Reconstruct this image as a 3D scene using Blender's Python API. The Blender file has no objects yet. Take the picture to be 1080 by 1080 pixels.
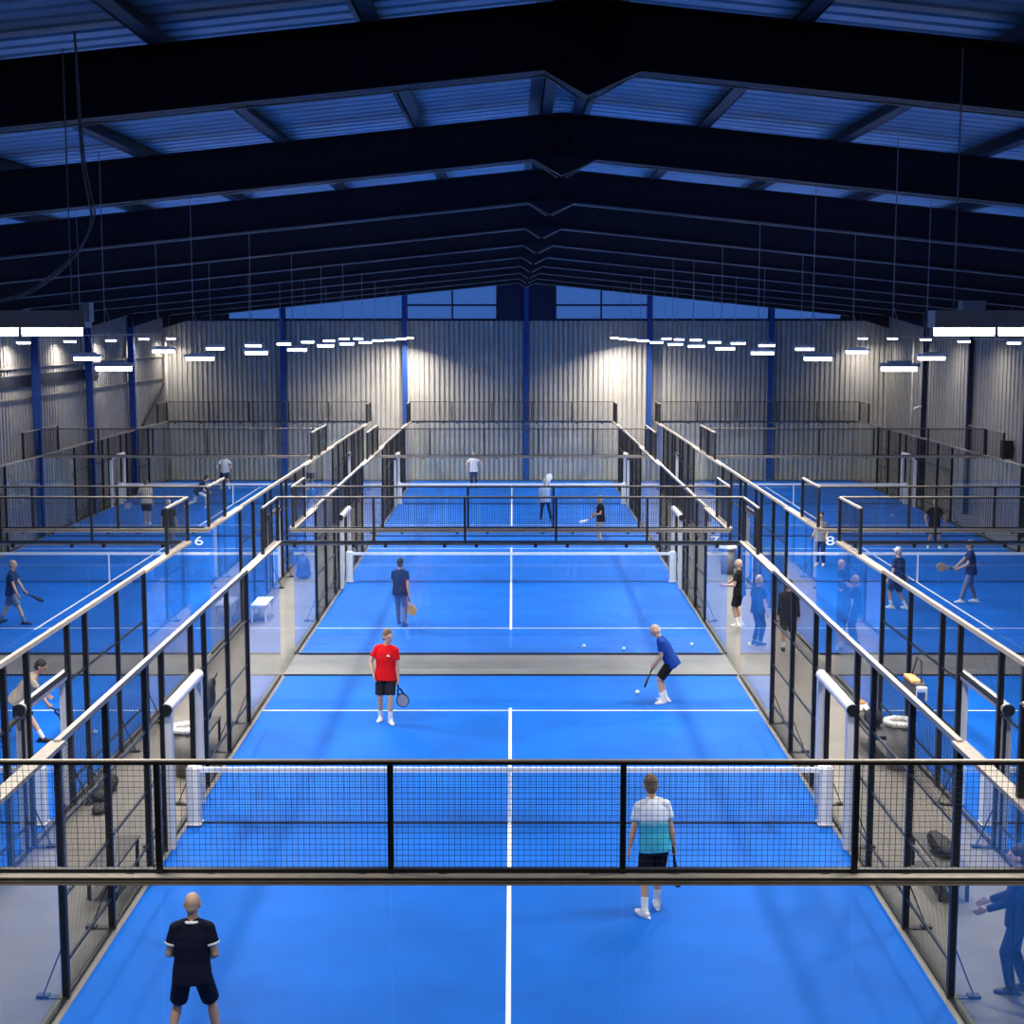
import bpy, math, random
from mathutils import Vector as V, Matrix as M
random.seed(7)
sc = bpy.context.scene
COL = sc.collection
PI = math.pi
R = math.radians

# ------------------------------------------------------------------ materials
def mat(name, col, rough=0.6, metal=0.0, spec=0.5, var=0.12, scale=6.0, bump=0.0, bscale=60.0):
    m = bpy.data.materials.new(name); m.use_nodes = True
    nt = m.node_tree; b = nt.nodes['Principled BSDF']
    b.inputs['Roughness'].default_value = rough
    b.inputs['Metallic'].default_value = metal
    b.inputs['Specular IOR Level'].default_value = spec
    tc = nt.nodes.new('ShaderNodeTexCoord')
    n = nt.nodes.new('ShaderNodeTexNoise'); n.inputs['Scale'].default_value = scale
    n.inputs['Detail'].default_value = 4
    nt.links.new(tc.outputs['Object'], n.inputs['Vector'])
    r = nt.nodes.new('ShaderNodeValToRGB')
    r.color_ramp.elements[0].position = .3; r.color_ramp.elements[1].position = .7
    c = V(col)
    r.color_ramp.elements[0].color = (*(c*(1-var)), 1)
    r.color_ramp.elements[1].color = (*[min(1, x*(1+var)) for x in c], 1)
    nt.links.new(n.outputs['Fac'], r.inputs['Fac'])
    nt.links.new(r.outputs['Color'], b.inputs['Base Color'])
    if bump:
        n2 = nt.nodes.new('ShaderNodeTexNoise'); n2.inputs['Scale'].default_value = bscale
        nt.links.new(tc.outputs['Object'], n2.inputs['Vector'])
        bp = nt.nodes.new('ShaderNodeBump'); bp.inputs['Strength'].default_value = bump
        bp.inputs['Distance'].default_value = .02
        nt.links.new(n2.outputs['Fac'], bp.inputs['Height'])
        nt.links.new(bp.outputs['Normal'], b.inputs['Normal'])
    return m

def glass_mat(name, tint, ior, rough=0.01):
    m = bpy.data.materials.new(name); m.use_nodes = True
    nt = m.node_tree; nt.nodes.remove(nt.nodes['Principled BSDF'])
    out = nt.nodes['Material Output']
    t = nt.nodes.new('ShaderNodeBsdfTransparent'); t.inputs['Color'].default_value = (*tint, 1)
    g = nt.nodes.new('ShaderNodeBsdfGlossy'); g.inputs['Roughness'].default_value = rough
    g.inputs['Color'].default_value = (.95, .97, 1, 1)
    f = nt.nodes.new('ShaderNodeFresnel'); f.inputs['IOR'].default_value = ior
    mx = nt.nodes.new('ShaderNodeMixShader')
    ge = nt.nodes.new('ShaderNodeNewGeometry')          # reflection counted once, on the entry face of each pane
    sb = nt.nodes.new('ShaderNodeMath'); sb.operation = 'SUBTRACT'; sb.inputs[0].default_value = 1
    nt.links.new(ge.outputs['Backfacing'], sb.inputs[1])
    mu = nt.nodes.new('ShaderNodeMath'); mu.operation = 'MULTIPLY'
    nt.links.new(f.outputs[0], mu.inputs[0]); nt.links.new(sb.outputs[0], mu.inputs[1])
    nt.links.new(mu.outputs[0], mx.inputs[0]); nt.links.new(t.outputs[0], mx.inputs[1])
    nt.links.new(g.outputs[0], mx.inputs[2]); nt.links.new(mx.outputs[0], out.inputs['Surface'])
    return m

def emis_mat(name, col, s):
    m = bpy.data.materials.new(name); m.use_nodes = True
    b = m.node_tree.nodes['Principled BSDF']
    b.inputs['Base Color'].default_value = (.8, .8, .8, 1)
    b.inputs['Emission Color'].default_value = (*col, 1)
    b.inputs['Emission Strength'].default_value = s
    return m

def two_tone(name, low, high, z0, w=.05):
    m = mat(name, low, .8)
    nt = m.node_tree; b = nt.nodes['Principled BSDF']
    base = b.inputs['Base Color'].links[0].from_socket
    tc = nt.nodes.new('ShaderNodeTexCoord'); sx = nt.nodes.new('ShaderNodeSeparateXYZ')
    nt.links.new(tc.outputs['Object'], sx.inputs[0])
    ns = nt.nodes.new('ShaderNodeTexNoise'); ns.inputs['Scale'].default_value = 9
    nt.links.new(tc.outputs['Object'], ns.inputs['Vector'])
    ma = nt.nodes.new('ShaderNodeMath'); ma.operation = 'MULTIPLY_ADD'; ma.inputs[1].default_value = .10
    nt.links.new(ns.outputs['Fac'], ma.inputs[0]); nt.links.new(sx.outputs['Z'], ma.inputs[2])
    mr = nt.nodes.new('ShaderNodeMapRange'); mr.inputs['From Min'].default_value = z0+.05-w
    mr.inputs['From Max'].default_value = z0+.05+w
    nt.links.new(ma.outputs[0], mr.inputs['Value'])
    mx = nt.nodes.new('ShaderNodeMix'); mx.data_type = 'RGBA'
    nt.links.new(mr.outputs[0], mx.inputs['Factor']); nt.links.new(base, mx.inputs[6])
    mx.inputs[7].default_value = (*high, 1)
    nt.links.new(mx.outputs[2], b.inputs['Base Color'])
    return m

MT = dict(
    turf=mat('blue_turf', (.002, .128, .57), .62, var=.16, scale=.55, bump=.2, bscale=220, spec=.14),
    line=mat('line_white', (.86, .88, .92), .6, var=.04),
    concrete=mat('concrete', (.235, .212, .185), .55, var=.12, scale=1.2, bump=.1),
    aisle=mat('aisle_concrete_dimmed', (.165, .146, .122), .6, var=.14, scale=1.4, bump=.1),  # warmer concrete, its colour also darkened for the dim light along the aisles
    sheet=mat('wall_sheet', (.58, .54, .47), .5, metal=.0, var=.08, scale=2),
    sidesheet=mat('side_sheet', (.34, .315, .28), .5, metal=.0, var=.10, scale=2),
    dark=mat('dark_band', (.012, .014, .025), .7),
    roof=mat('roof_sheet', (.29, .45, .62), .55, var=.15, scale=1.5),
    steel=mat('navy_steel', (.003, .004, .018), .6, var=.1),
    purlin=mat('purlin_steel', (.035, .045, .075), .6, var=.15),
    bluecol=mat('blue_column', (.014, .070, .31), .5, var=.08), navycol=mat('navy_column', (.008, .014, .06), .5, var=.08),
    black=mat('black_powder_coat', (.008, .009, .012), .45, var=.1),
    wire=mat('black_wire', (.010, .011, .014), .5, var=.1),
    beige=mat('galvanised_cap', (.38, .33, .27), .5, metal=.15, var=.1, scale=9),
    pad=mat('white_padding', (.80, .80, .80), .6, var=.04),
    tape=mat('net_tape', (.95, .96, .98), .7, var=.04),
    net=mat('net_cord', (.012, .018, .05), .8),
    glass=glass_mat('court_glass', (.95, .975, .985), 1.55),
    housing=mat('lamp_housing', (.82, .83, .86), .45, var=.05),
    lens=emis_mat('lamp_lens', (1, .98, .95), 9),
    cable=mat('grey_cable', (.34, .36, .42), .6),
    conduit=mat('conduit', (.45, .43, .40), .5, var=.4, scale=1.3),
    binwall=mat('bin_grey', (.21, .20, .19), .5),
    bag_white=mat('white_liner', (.85, .82, .78), .6, bump=.5, bscale=30),
    bagblack=mat('black_bag', (.012, .012, .014), .7, bump=.4, bscale=25),
    orange=mat('orange_bag', (.85, .33, .10), .6),
    bluebag=mat('blue_bag', (.02, .08, .34), .6),
    benchseat=mat('bench_seat', (.07, .068, .066), .6),
    whitewood=mat('white_board', (.72, .76, .82), .5),
    ball=mat('ball_felt', (.85, .93, .80), .9),
    skin=mat('skin', (.60, .36, .24), .55, var=.06),
    mouth=mat('lips', (.40, .12, .10), .5), eye=mat('eye', (.03, .025, .02), .3),
    shutter=mat('gable_shutter', (.008, .014, .06), .6),
    pane=None,
)
# translucent gable panes: daylight of the dusk sky comes through
def pane_mat():
    m = bpy.data.materials.new('gable_pane'); m.use_nodes = True
    nt = m.node_tree; nt.nodes.remove(nt.nodes['Principled BSDF'])
    t = nt.nodes.new('ShaderNodeBsdfTransparent'); t.inputs['Color'].default_value = (.75, .8, .85, 1)
    d = nt.nodes.new('ShaderNodeBsdfTranslucent'); d.inputs['Color'].default_value = (.6, .65, .7, 1)
    n = nt.nodes.new('ShaderNodeTexNoise'); n.inputs['Scale'].default_value = 2
    r = nt.nodes.new('ShaderNodeMapRange'); r.inputs['To Min'].default_value = .45; r.inputs['To Max'].default_value = .6
    nt.links.new(n.outputs['Fac'], r.inputs['Value'])
    mx = nt.nodes.new('ShaderNodeMixShader')
    nt.links.new(r.outputs[0], mx.inputs[0])
    nt.links.new(t.outputs[0], mx.inputs[1]); nt.links.new(d.outputs[0], mx.inputs[2])
    nt.links.new(mx.outputs[0], nt.nodes['Material Output'].inputs['Surface'])
    return m
MT['pane'] = pane_mat()
def cloth(name, c, var=.08): return mat(name, c, .85, spec=.2, var=var, scale=14, bump=.5, bscale=22)

# ------------------------------------------------------------------ mesh builder
class MB:
    def __init__(s): s.v = []; s.f = []
    def add(s, vs, fs):
        o = len(s.v); s.v += [tuple(x) for x in vs]; s.f += [tuple(i+o for i in q) for q in fs]; return s
    def box(s, c, d, rot=None):
        vs = [V((x*d[0]/2, y*d[1]/2, z*d[2]/2)) for x in (-1, 1) for y in (-1, 1) for z in (-1, 1)]
        if rot is not None: vs = [rot @ x for x in vs]
        c = V(c)
        return s.add([x+c for x in vs], [(0,1,3,2),(4,6,7,5),(0,4,5,1),(2,3,7,6),(0,2,6,4),(1,5,7,3)])
    def bar(s, a, b, w, h=None):
        a, b = V(a), V(b); d = b-a
        q = d.to_track_quat('Z', 'Y').to_matrix()
        return s.box((a+b)/2, (w, h or w, d.length), q)
    def fru(s, a, b, ra, rb, n=14, side=None):
        a, b = V(a), V(b); d = (b-a).normalized()
        if side is None:
            side = d.orthogonal()
        x = (V(side)-d*V(side).dot(d)).normalized(); y = d.cross(x)
        ra = ra if isinstance(ra, tuple) else (ra, ra); rb = rb if isinstance(rb, tuple) else (rb, rb)
        vs = []
        for c, r in ((a, ra), (b, rb)):
            for k in range(n):
                t = 2*PI*k/n; vs.append(c+x*(r[0]*math.cos(t))+y*(r[1]*math.sin(t)))
        fs = [(k, (k+1) % n, n+(k+1) % n, n+k) for k in range(n)]
        fs += [tuple(range(n-1, -1, -1)), tuple(range(n, 2*n))]
        return s.add(vs, fs)
    def tube(s, pts, r, n=8):
        for a, b in zip(pts, pts[1:]): s.fru(a, b, r, r, n)
        return s
    def ell(s, c, r, m=None, nu=14, nv=9):
        m = m or M.Identity(3); c = V(c); vs = [c+m@V((0, 0, -r[2]))]; fs = []
        for j in range(1, nv):
            p = -PI/2+PI*j/nv
            for k in range(nu):
                t = 2*PI*k/nu
                vs.append(c+m@V((r[0]*math.cos(p)*math.cos(t), r[1]*math.cos(p)*math.sin(t), r[2]*math.sin(p))))
        vs.append(c+m@V((0, 0, r[2])))
        for k in range(nu):
            fs.append((0, 1+(k+1) % nu, 1+k))
            e = len(vs)-1; b = 1+(nv-2)*nu
            fs.append((b+k, b+(k+1) % nu, e))
        for j in range(nv-2):
            for k in range(nu):
                a = 1+j*nu
                fs.append((a+k, a+(k+1) % nu, a+nu+(k+1) % nu, a+nu+k))
        return s.add(vs, fs)
    def prism(s, poly, axis, d0, d1):
        """poly of 2-D points extruded along axis 0/1/2"""
        def p(q, d):
            return (d, q[0], q[1]) if axis == 0 else (q[0], d, q[1]) if axis == 1 else (q[0], q[1], d)
        n = len(poly)
        vs = [p(q, d0) for q in poly]+[p(q, d1) for q in poly]
        fs = [(k, (k+1) % n, n+(k+1) % n, n+k) for k in range(n)]+[tuple(range(n-1, -1, -1)), tuple(range(n, 2*n))]
        return s.add(vs, fs)
    def mesh(s, name, m, smooth=False):
        me = bpy.data.meshes.new(name); me.from_pydata(s.v, [], s.f)
        me.materials.append(m)
        import bmesh
        bm = bmesh.new(); bm.from_mesh(me); bmesh.ops.recalc_face_normals(bm, faces=bm.faces); bm.to_mesh(me); bm.free()
        if smooth: me.polygons.foreach_set('use_smooth', [True]*len(me.polygons))
        me.update(); return me

def obj(name, me, parent=None, loc=(0, 0, 0), rz=0.0):
    o = bpy.data.objects.new(name, me); COL.objects.link(o)
    o.location = loc; o.rotation_euler = (0, 0, rz)
    if parent: o.parent = parent
    return o
def tag(o, label=None, cat=None, group=None, kind=None):
    if label: o['label'] = label
    if cat: o['category'] = cat
    if group: o['group'] = group
    if kind: o['kind'] = kind
    return o
def thing(name, label, cat, loc=(0, 0, 0), rz=0.0, group=None):
    return tag(obj(name, None, None, loc, rz), label, cat, group)
def struct(name, me, label=None, loc=(0, 0, 0)):
    return tag(obj(name, me, None, loc), label, 'building', None, 'structure') if label else tag(obj(name, me, None, loc), kind='structure')

def bake(mb, voxel, smooth_it=3, post=None):
    me = bpy.data.meshes.new('tmp'); me.from_pydata(mb.v, [], mb.f)
    o = bpy.data.objects.new('tmp', me); COL.objects.link(o)
    rm = o.modifiers.new('r', 'REMESH'); rm.mode = 'VOXEL'; rm.voxel_size = voxel; rm.use_smooth_shade = True
    if smooth_it:
        sm = o.modifiers.new('s', 'SMOOTH'); sm.factor = .5; sm.iterations = smooth_it
    dg = bpy.context.evaluated_depsgraph_get()
    out = bpy.data.meshes.new_from_object(o.evaluated_get(dg))
    bpy.data.objects.remove(o); bpy.data.meshes.remove(me)
    out.polygons.foreach_set('use_smooth', [True]*len(out.polygons))
    return out

# ------------------------------------------------------------------ camera, world
cam = bpy.data.cameras.new('camera'); co = bpy.data.objects.new('camera', cam); COL.objects.link(co)
cam.sensor_width = 36; cam.lens = 1568.2/1080*36; cam.clip_end = 300
co.location = (.052, -12.374, 7.696); co.rotation_euler = (PI/2-.1234, 0, .0006)
sc.camera = co
w = bpy.data.worlds.new('dusk'); sc.world = w; w.use_nodes = True
bg = w.node_tree.nodes['Background']; bg.inputs['Color'].default_value = (.075, .20, .62, 1); bg.inputs['Strength'].default_value = .62
vs_ = sc.view_settings; vs_.view_transform = 'Standard'; vs_.look = 'None'; vs_.gamma = 1; vs_.exposure = 0.75; vs_.use_curve_mapping = False
cy = sc.cycles
cy.transparent_max_bounces = 40; cy.max_bounces = 10; cy.diffuse_bounces = 4; cy.glossy_bounces = 4
cy.use_denoising = True; cy.sample_clamp_indirect = 6; cy.caustics_reflective = False; cy.caustics_refractive = False

# ------------------------------------------------------------------ hall
XL, XR, XC = -17.6, 19.0, .7
YF, YB = -14.0, 63.2
SL = .1025
def zb(x): return 9.95-SL*abs(x-XC)          # underside of the rafters
RD, PD = .57, .20
ROOF = RD+PD
FR = [1+6.86*k for k in range(-2, 10)]
struct('floor', MB().box(((XL+XR)/2, (YF+YB)/2, -.05), (XR-XL+1, YB-YF+1, .1)).mesh('floor', MT['concrete']))

struct('added_dark_floor', MB().box(((XL+XR)/2, YF/2-.6, .004), (XR-XL, -YF-1.2, .008)).mesh('added_dark_floor', MT['dark']))  # unseen dark sheet added so the near glass reflects little floor
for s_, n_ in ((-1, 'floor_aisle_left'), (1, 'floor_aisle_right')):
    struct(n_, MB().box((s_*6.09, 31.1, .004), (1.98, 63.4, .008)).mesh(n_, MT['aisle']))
def sheet_profile(a0, a1, pitch, depth, wide, axis_fn, lo, hi, m, name, thick=.015):
    """ribbed sheeting; axis_fn(a, d, h) gives a point from run a, rib depth d and height h"""
    mb = MB(); pts = []; a = a0; ww = wide*pitch; sl = .018
    while a < a1:
        pts += [(a, 0), (a+ww, 0), (a+ww+sl, depth), (a+pitch-sl, depth)]
        a += pitch
    pts = [(min(p, a1), d) for p, d in pts]+[(a1, 0)]
    vs = []; fs = []
    for p, d in pts:
        l = lo(p) if callable(lo) else lo; h = hi(p) if callable(hi) else hi
        vs += [axis_fn(p, d, l), axis_fn(p, d, h)]
    for k in range(len(pts)-1):
        if pts[k+1][0]-pts[k][0] > 1e-6 or pts[k+1][1] != pts[k][1]:
            fs.append((2*k, 2*k+1, 2*k+3, 2*k+2))
    mb.add(vs, fs)
    return mb.mesh(name, m)

def gable_top(x): return min(8.10, zb(x)+ROOF)
struct('wall_back', sheet_profile(XL, XR, .25, .13, .56, lambda a, d, h: (a, YB+d, h), 0, gable_top, MT['sheet'], 'wall_back'))
struct('wall_front', sheet_profile(XL, XR, .31, .05, .64, lambda a, d, h: (a, YF-d, h), 0, lambda x: zb(x)+ROOF, MT['dark'], 'wall_front'))
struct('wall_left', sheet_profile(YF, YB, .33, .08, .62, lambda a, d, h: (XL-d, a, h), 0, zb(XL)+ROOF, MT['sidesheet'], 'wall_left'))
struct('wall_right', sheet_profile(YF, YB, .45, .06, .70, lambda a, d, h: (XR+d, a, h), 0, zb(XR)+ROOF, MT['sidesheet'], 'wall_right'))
for nm, xa, xb in (('ceiling_left', XL-.2, XC), ('ceiling_right', XC, XR+.2)):
    mb = MB(); pts = []; y = YF-.2
    while y < YB+.2:
        pts += [(y, 0), (y+.2, 0), (y+.22, .022), (y+.31, .022)]; y += .333
    vs = []; fs = []
    for y, d in pts:
        vs += [(xa, y, zb(xa)+ROOF+d), (xb, y, zb(xb)+ROOF+d)]
    for k in range(len(pts)-1): fs.append((2*k, 2*k+1, 2*k+3, 2*k+2))
    mb.add(vs, fs); struct(nm, mb.mesh(nm, MT['roof']))
# rafters: I-section with a haunched apex
def rafter_mesh():
    mb = MB()
    for s, xe in ((-1, XL+.1), (1, XR-.1)):
        x0 = XC
        def prof(o0, o1, t):
            poly = [(x0, zb(x0)+o0), (xe, zb(xe)+o0), (xe, zb(xe)+o1), (x0, zb(x0)+o1)]
            mb.prism(poly, 1, -t, t)
        prof(.02, RD-.02, .012); prof(0, .022, .11); prof(RD-.022, RD, .11)
        # eaves haunch
        mb.prism([(xe, zb(xe)+.02), (xe-s*2.2, zb(xe-s*2.2)+.02), (xe, zb(xe)-.42)], 1, -.014, .014)
    mb.prism([(XC-.38, zb(XC-.38)), (XC, 9.70), (XC+.46, zb(XC+.46)), (XC, zb(XC)+.1)], 1, -.10, .10)
    for dx in (-.14, .14): mb.box((XC+dx, 0, 10.18), (.02, .22, .62))
    return mb.mesh('roof_beam', MT['steel'])
RM = rafter_mesh()
def conduit_mesh():
    mb = MB()
    for xe in (XL+.3, XR-.3):
        x0 = XC+(.42 if xe > 0 else -.36)
        mb.fru((x0, .085, zb(x0)-.018), (xe, .085, zb(xe)-.018), .010, .010, 6)
        mb.fru((x0, .085, zb(x0)-.018), (XC+(.05 if xe > 0 else -.05), .085, 9.69), .010, .010, 6)
    return mb.mesh('conduit', MT['conduit'])
CM = conduit_mesh()
for y in FR:
    o = struct('roof_beam', RM, loc=(0, y, 0)); obj('conduit', CM, o)
# purlins (Z/C section) along the hall
offs = [.28, 1.95, 3.80, 5.65, 7.5, 9.35, 11.2, 13.05, 14.9, 16.7]
for s in (-1, 1):
    for dx in offs:
        x = XC+s*dx
        if not XL+.2 < x < XR-.2: continue
        z = zb(x)+RD
        mb = MB(); L0, L1 = YF, YB
        mb.box((x, (L0+L1)/2, z+PD/2), (.02, L1-L0, PD)); mb.box((x-.07*s, (L0+L1)/2, z+.01), (.16, L1-L0, .02)); mb.box((x+.07*s, (L0+L1)/2, z+PD-.01), (.16, L1-L0, .02))
        struct('roof_purlin_beam', mb.mesh('purlin', MT['purlin']))
# mid-bay sag bars running with the slope
for a, b in zip(FR, FR[1:]):
    for s in (-1, 1):
        x0, x1 = XC+s*1.95, XC+s*14.9
        y = (a+b)/2
        mb = MB().prism([(x0, zb(x0)+RD+.06), (x1, zb(x1)+RD+.06), (x1, zb(x1)+RD+.17), (x0, zb(x0)+RD+.17)], 1, y-.14, y+.14)
        struct('roof_tie_beam', mb.mesh('tie', MT['purlin']))
# portal columns on the long walls, wind posts on the gable
def icol(h, w=.24, d=.36, m=MT['bluecol'], along='x'):
    mb = MB()
    mb.box((0, 0, h/2), (d, .014, h)); mb.box((-d/2, 0, h/2), (.02, w, h)); mb.box((d/2, 0, h/2), (.02, w, h)); mb.box((0, 0, .015), (d+.1, w+.1, .03))
    return mb.mesh('column', m)
cl_, cr_ = icol(zb(XL)+.1, w=.2, d=.26), icol(zb(XR)+.1, w=.12, d=.18, m=MT['navycol'])
for y in FR[1:-1]:
    struct('column', cl_, loc=(XL+.22, y, 0)); struct('column', cr_, loc=(XR-.13, y, 0))
for x in (-11.55, -5.4, .73, 6.94, 13.07):
    h = zb(x)+.3
    mb = MB(); mb.box((0, 0, h/2), (.014, .3, h)); mb.box((0, -.15, h/2), (.24, .02, h)); mb.box((0, .13, h/2), (.24, .02, h))
    struct('column', mb.mesh('wind_post', MT['bluecol']), loc=(x, YB-.2, 0))
# gable glazing above z = 8.1
def gable_pane(x0, x1, nv):
    zt = lambda x: zb(x)+ROOF-.62
    t = MB().prism([(x0, 8.1), (x1, 8.1), (x1, zt(x1)), (x0, zt(x0))], 1, YB, YB+.03).mesh('pane', MT['pane'])
    return t
wi = 1
for segs in ([-14.3, -11.6], [-11.45, -5.5], [-5.3, -3.0, -.75], [2.2, 4.5, 6.85], [7.05, 12.95], [13.2, 16.6]):
    fr = MB(); x0, x1 = segs[0], segs[-1]
    top = lambda x: zb(x)+.13
    for x in segs: fr.bar((x, YB+.01, 8.1), (x, YB+.01, top(x)), .08, .09)
    fr.bar((x0, YB+.01, 8.1), (x1, YB+.01, 8.1), .09, .09); fr.bar((x0, YB+.01, top(x0)), (x1, YB+.01, top(x1)), .09, .09)
    if len(segs) == 3: fr.bar((x0, YB+.01, 8.82), (x1, YB+.01, 8.82), .09, .09)
    o = struct('window_%d' % wi, fr.mesh('window', MT['shutter'])); wi += 1
    for a, b in zip(segs, segs[1:]):
        obj('pane', MB().prism([(a, 8.1), (b, 8.1), (b, top(b)), (a, top(a))], 1, YB+.03, YB+.04).mesh('pane', MT['pane']), o)
mb = MB().prism([(-.72, 8.1), (2.17, 8.1), (2.17, zb(2.17)+.3), (XC, zb(XC)+.3), (-.72, zb(-.72)+.3)], 1, YB-.02, YB+.05)
struct('wall_gable', mb.mesh('gable_panel', MT['shutter']))
mb = MB()
for xa, xb in ((XL, -14.3), (-14.3, XC), (XC, 16.6), (16.6, XR)):
    lo = (lambda x: 8.1) if xa in (XL, 16.6) else (lambda x: zb(x)+.13)
    pl = [(xa, min(lo(xa), zb(xa)+ROOF)), (xb, min(lo(xb), zb(xb)+ROOF)), (xb, zb(xb)+ROOF), (xa, zb(xa)+ROOF)]
    mb.prism(pl, 1, YB+.045, YB+.07)
struct('wall_gable_strip', mb.mesh('gable_strip', MT['shutter']))
struct('trim_1', MB().box(((XL+XR)/2, YB-.03, 8.07), (XR-XL, .06, .09)).mesh('trim', MT['shutter']))
# girts, tie rails and a brace on the left wall
mb = MB()
mb.box((XL+.05, 25, 6.28), (.07, 76, .07)); struct('trim_2', mb.mesh('girt', MT['beige']))
mb = MB(); mb.box((XL+.05, 25, 5.2), (.05, 76, .05)); struct('trim_3', mb.mesh('girt', MT['beige']))
mb = MB(); mb.box((XL+.03, 30, 5.78), (.04, 42, .42)); struct('trim_4', mb.mesh('band', MT['dark']))
mb = MB(); mb.box((XL+.3, 50, 7.38), (.05, 26, .05)); struct('trim_5', mb.mesh('rail', MT['conduit']))
mb = MB(); mb.bar((XL+.12, 62.5, 4.9), (XL+.12, 58.0, 3.1), .09); struct('trim_6', mb.mesh('brace', MT['steel']))
mb = MB(); mb.box((XR-.05, 25, 7.25), (.05, 76, .06)); struct('trim_7', mb.mesh('rail', MT['conduit']))
for k, (x, y) in enumerate(((XL+.25, 62.6), (XR-.3, 57.2))):
    struct('trim_%d' % (8+k), MB().fru((x, y, 0), (x, y, 7.4), .06, .06, 10).mesh('downpipe', MT['conduit'], True))

# ------------------------------------------------------------------ courts
CX = {'L': -12.2, 'M': 0.0, 'R': 12.33}
RY = [0.0, 22.2, 42.3]
NAME = {('L', 0): "the beige croucher's court", ('L', 1): 'court 6', ('L', 2): 'the back court beyond court 6',
        ('M', 0): "the red-shirted player's court", ('M', 1): 'court 7', ('M', 2): 'the back court beyond court 7',
        ('R', 0): 'the court in front of court 8', ('R', 1): 'court 8', ('R', 2): 'the back court beyond court 8'}
def side_txt(c, s):
    if c == 'M': return 'court 6 side' if s < 0 else 'court 8 side'
    if c == 'L': return 'hall wall side' if s < 0 else 'court 7 side'
    return 'court 7 side' if s < 0 else 'hall wall side'

turf_me = MB().box((0, 10, .008), (10.0, 20.0, .016)).mesh('turf', MT['turf'])
def line(a, b, w=.05):
    return MB().box(((a[0]+b[0])/2, (a[1]+b[1])/2, .0185), (max(abs(a[0]-b[0]), w), max(abs(a[1]-b[1]), w), .003)).mesh('line', MT['line'])
L_service = line((-5, 0), (5, 0)); L_centre = line((0, 2.85), (0, 17.15), .06)

# wire panels: pitch 50 mm welded mesh
def wire_panel(wd, ht, pitch=.05, r=.0016, m=None, name='mesh_panel', axis='x'):
    mb = MB(); nx = max(1, round(wd/pitch)); nz = max(1, round(ht/pitch))
    def bx(c, d):
        if axis == 'y': c = (c[1], c[0], c[2]); d = (d[1], d[0], d[2])
        mb.box(c, d)
    for i in range(nx+1): bx((-wd/2+wd*i/nx, 0, ht/2), (2*r, 2*r, ht))
    for j in range(nz+1): bx((0, 2*r, ht*j/nz), (wd, 2*r, 2*r))
    return mb.mesh(name, m or MT['wire'])
W_end = wire_panel(2.0, .96, r=.0024); W_near = wire_panel(2.0, .96, r=.0016)
W_21 = wire_panel(1.96, .96, axis='y'); W_23 = wire_panel(1.94, 2.92, axis='y'); W_13 = wire_panel(.94, 2.92, axis='y'); W_door = wire_panel(1.94, .78, axis='y')
G_end = MB().box((0, 0, 1.5), (1.985, .012, 2.97)).mesh('glass_panel', MT['glass'])
G_side = MB().box((0, 0, 1.5), (.012, 1.985, 2.97)).mesh('glass_panel', MT['glass'])
P_end = MB().box((0, 0, .5), (.05, .05, 1.0)).mesh('post', MT['black'])
P_end_corner = MB().box((0, 0, 2.0), (.08, .08, 4.0)).mesh('post', MT['black'])
P_side = MB().box((0, 0, 1.5), (.08, .08, 3.0)).mesh('post', MT['black'])
P_ext = MB().box((0, 0, .5), (.07, .07, 1.0)).mesh('post', MT['black'])
rail4 = MB().box((0, 0, 3.995), (10.2, .03, .03)).mesh('top_rail', MT['black'])
rail4_lit = MB().box((0, -.005, 4.018), (10.2, .042, .016)).mesh('top_rail_lit_top', MT['beige'])  # beige strip paints the light on the black rail's top edge
rail3 = MB().box((0, .03, 3.03), (10.2, .05, .035)).mesh('glass_rail', MT['black'])
cap3 = MB().box((0, -.055, 2.972), (10.3, .05, .075)).box((0, -.06, 3.012), (10.3, .10, .012)).box((0, -.085, 2.975), (10.3, .012, .012)).mesh('rail_cover', MT['beige'])
clampm = MB().box((0, 0, 0), (.07, .06, .07)).mesh('clamp', MT['black'])
foot_strip = MB().box((0, 0, .03), (10.1, .05, .03)).mesh('floor_channel', MT['black'])

def digit(ch):
    cu = bpy.data.curves.new('num', 'FONT'); cu.body = ch; cu.size = .30; cu.extrude = .002; cu.offset = .0
    cu.align_x = 'CENTER'; cu.align_y = 'CENTER'
    o = bpy.data.objects.new('num', cu); COL.objects.link(o)
    me = bpy.data.meshes.new_from_object(o.evaluated_get(bpy.context.evaluated_depsgraph_get()))
    bpy.data.objects.remove(o)
    me.transform(M.Rotation(PI/2, 4, 'X') @ M.Scale(1.55, 4, (1, 0, 0)))
    me.materials.clear(); me.materials.append(MT['line']); return me

def end_wall(c, y, face, label, num=None, numx=0):
    """face=-1: the outer (capped) face looks at the camera; +1: away from it"""
    t = thing('court_end_wall', label, 'court wall', (CX[c], y, 0), 0 if face < 0 else PI, 'glass end walls of the courts')
    for k in range(5):
        x = -4+2*k
        obj('glass_panel', G_end, t, (x, 0, .02))
        obj('mesh_panel', W_near if y < 1 else W_end, t, (x, 0, 3.02))
        for dx in (-.55, .75): obj('clamp', clampm, t, (x+dx, .0, 2.985 if y < 1 else 2.93))
    for x in (-3, -1, 1, 3): obj('post', P_end, t, (x, 0, 3.0))
    obj('top_rail', rail4, t); obj('top_rail_lit_edge', rail4_lit, t); obj('glass_rail', rail3, t); obj('rail_cover', cap3, t); obj('floor_channel', foot_strip, t)
    if num:
        tag(obj('court_number', digit(num), t, (numx, -.02, 2.72)), 'white numeral %s on the glass' % num)
    return t

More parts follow.
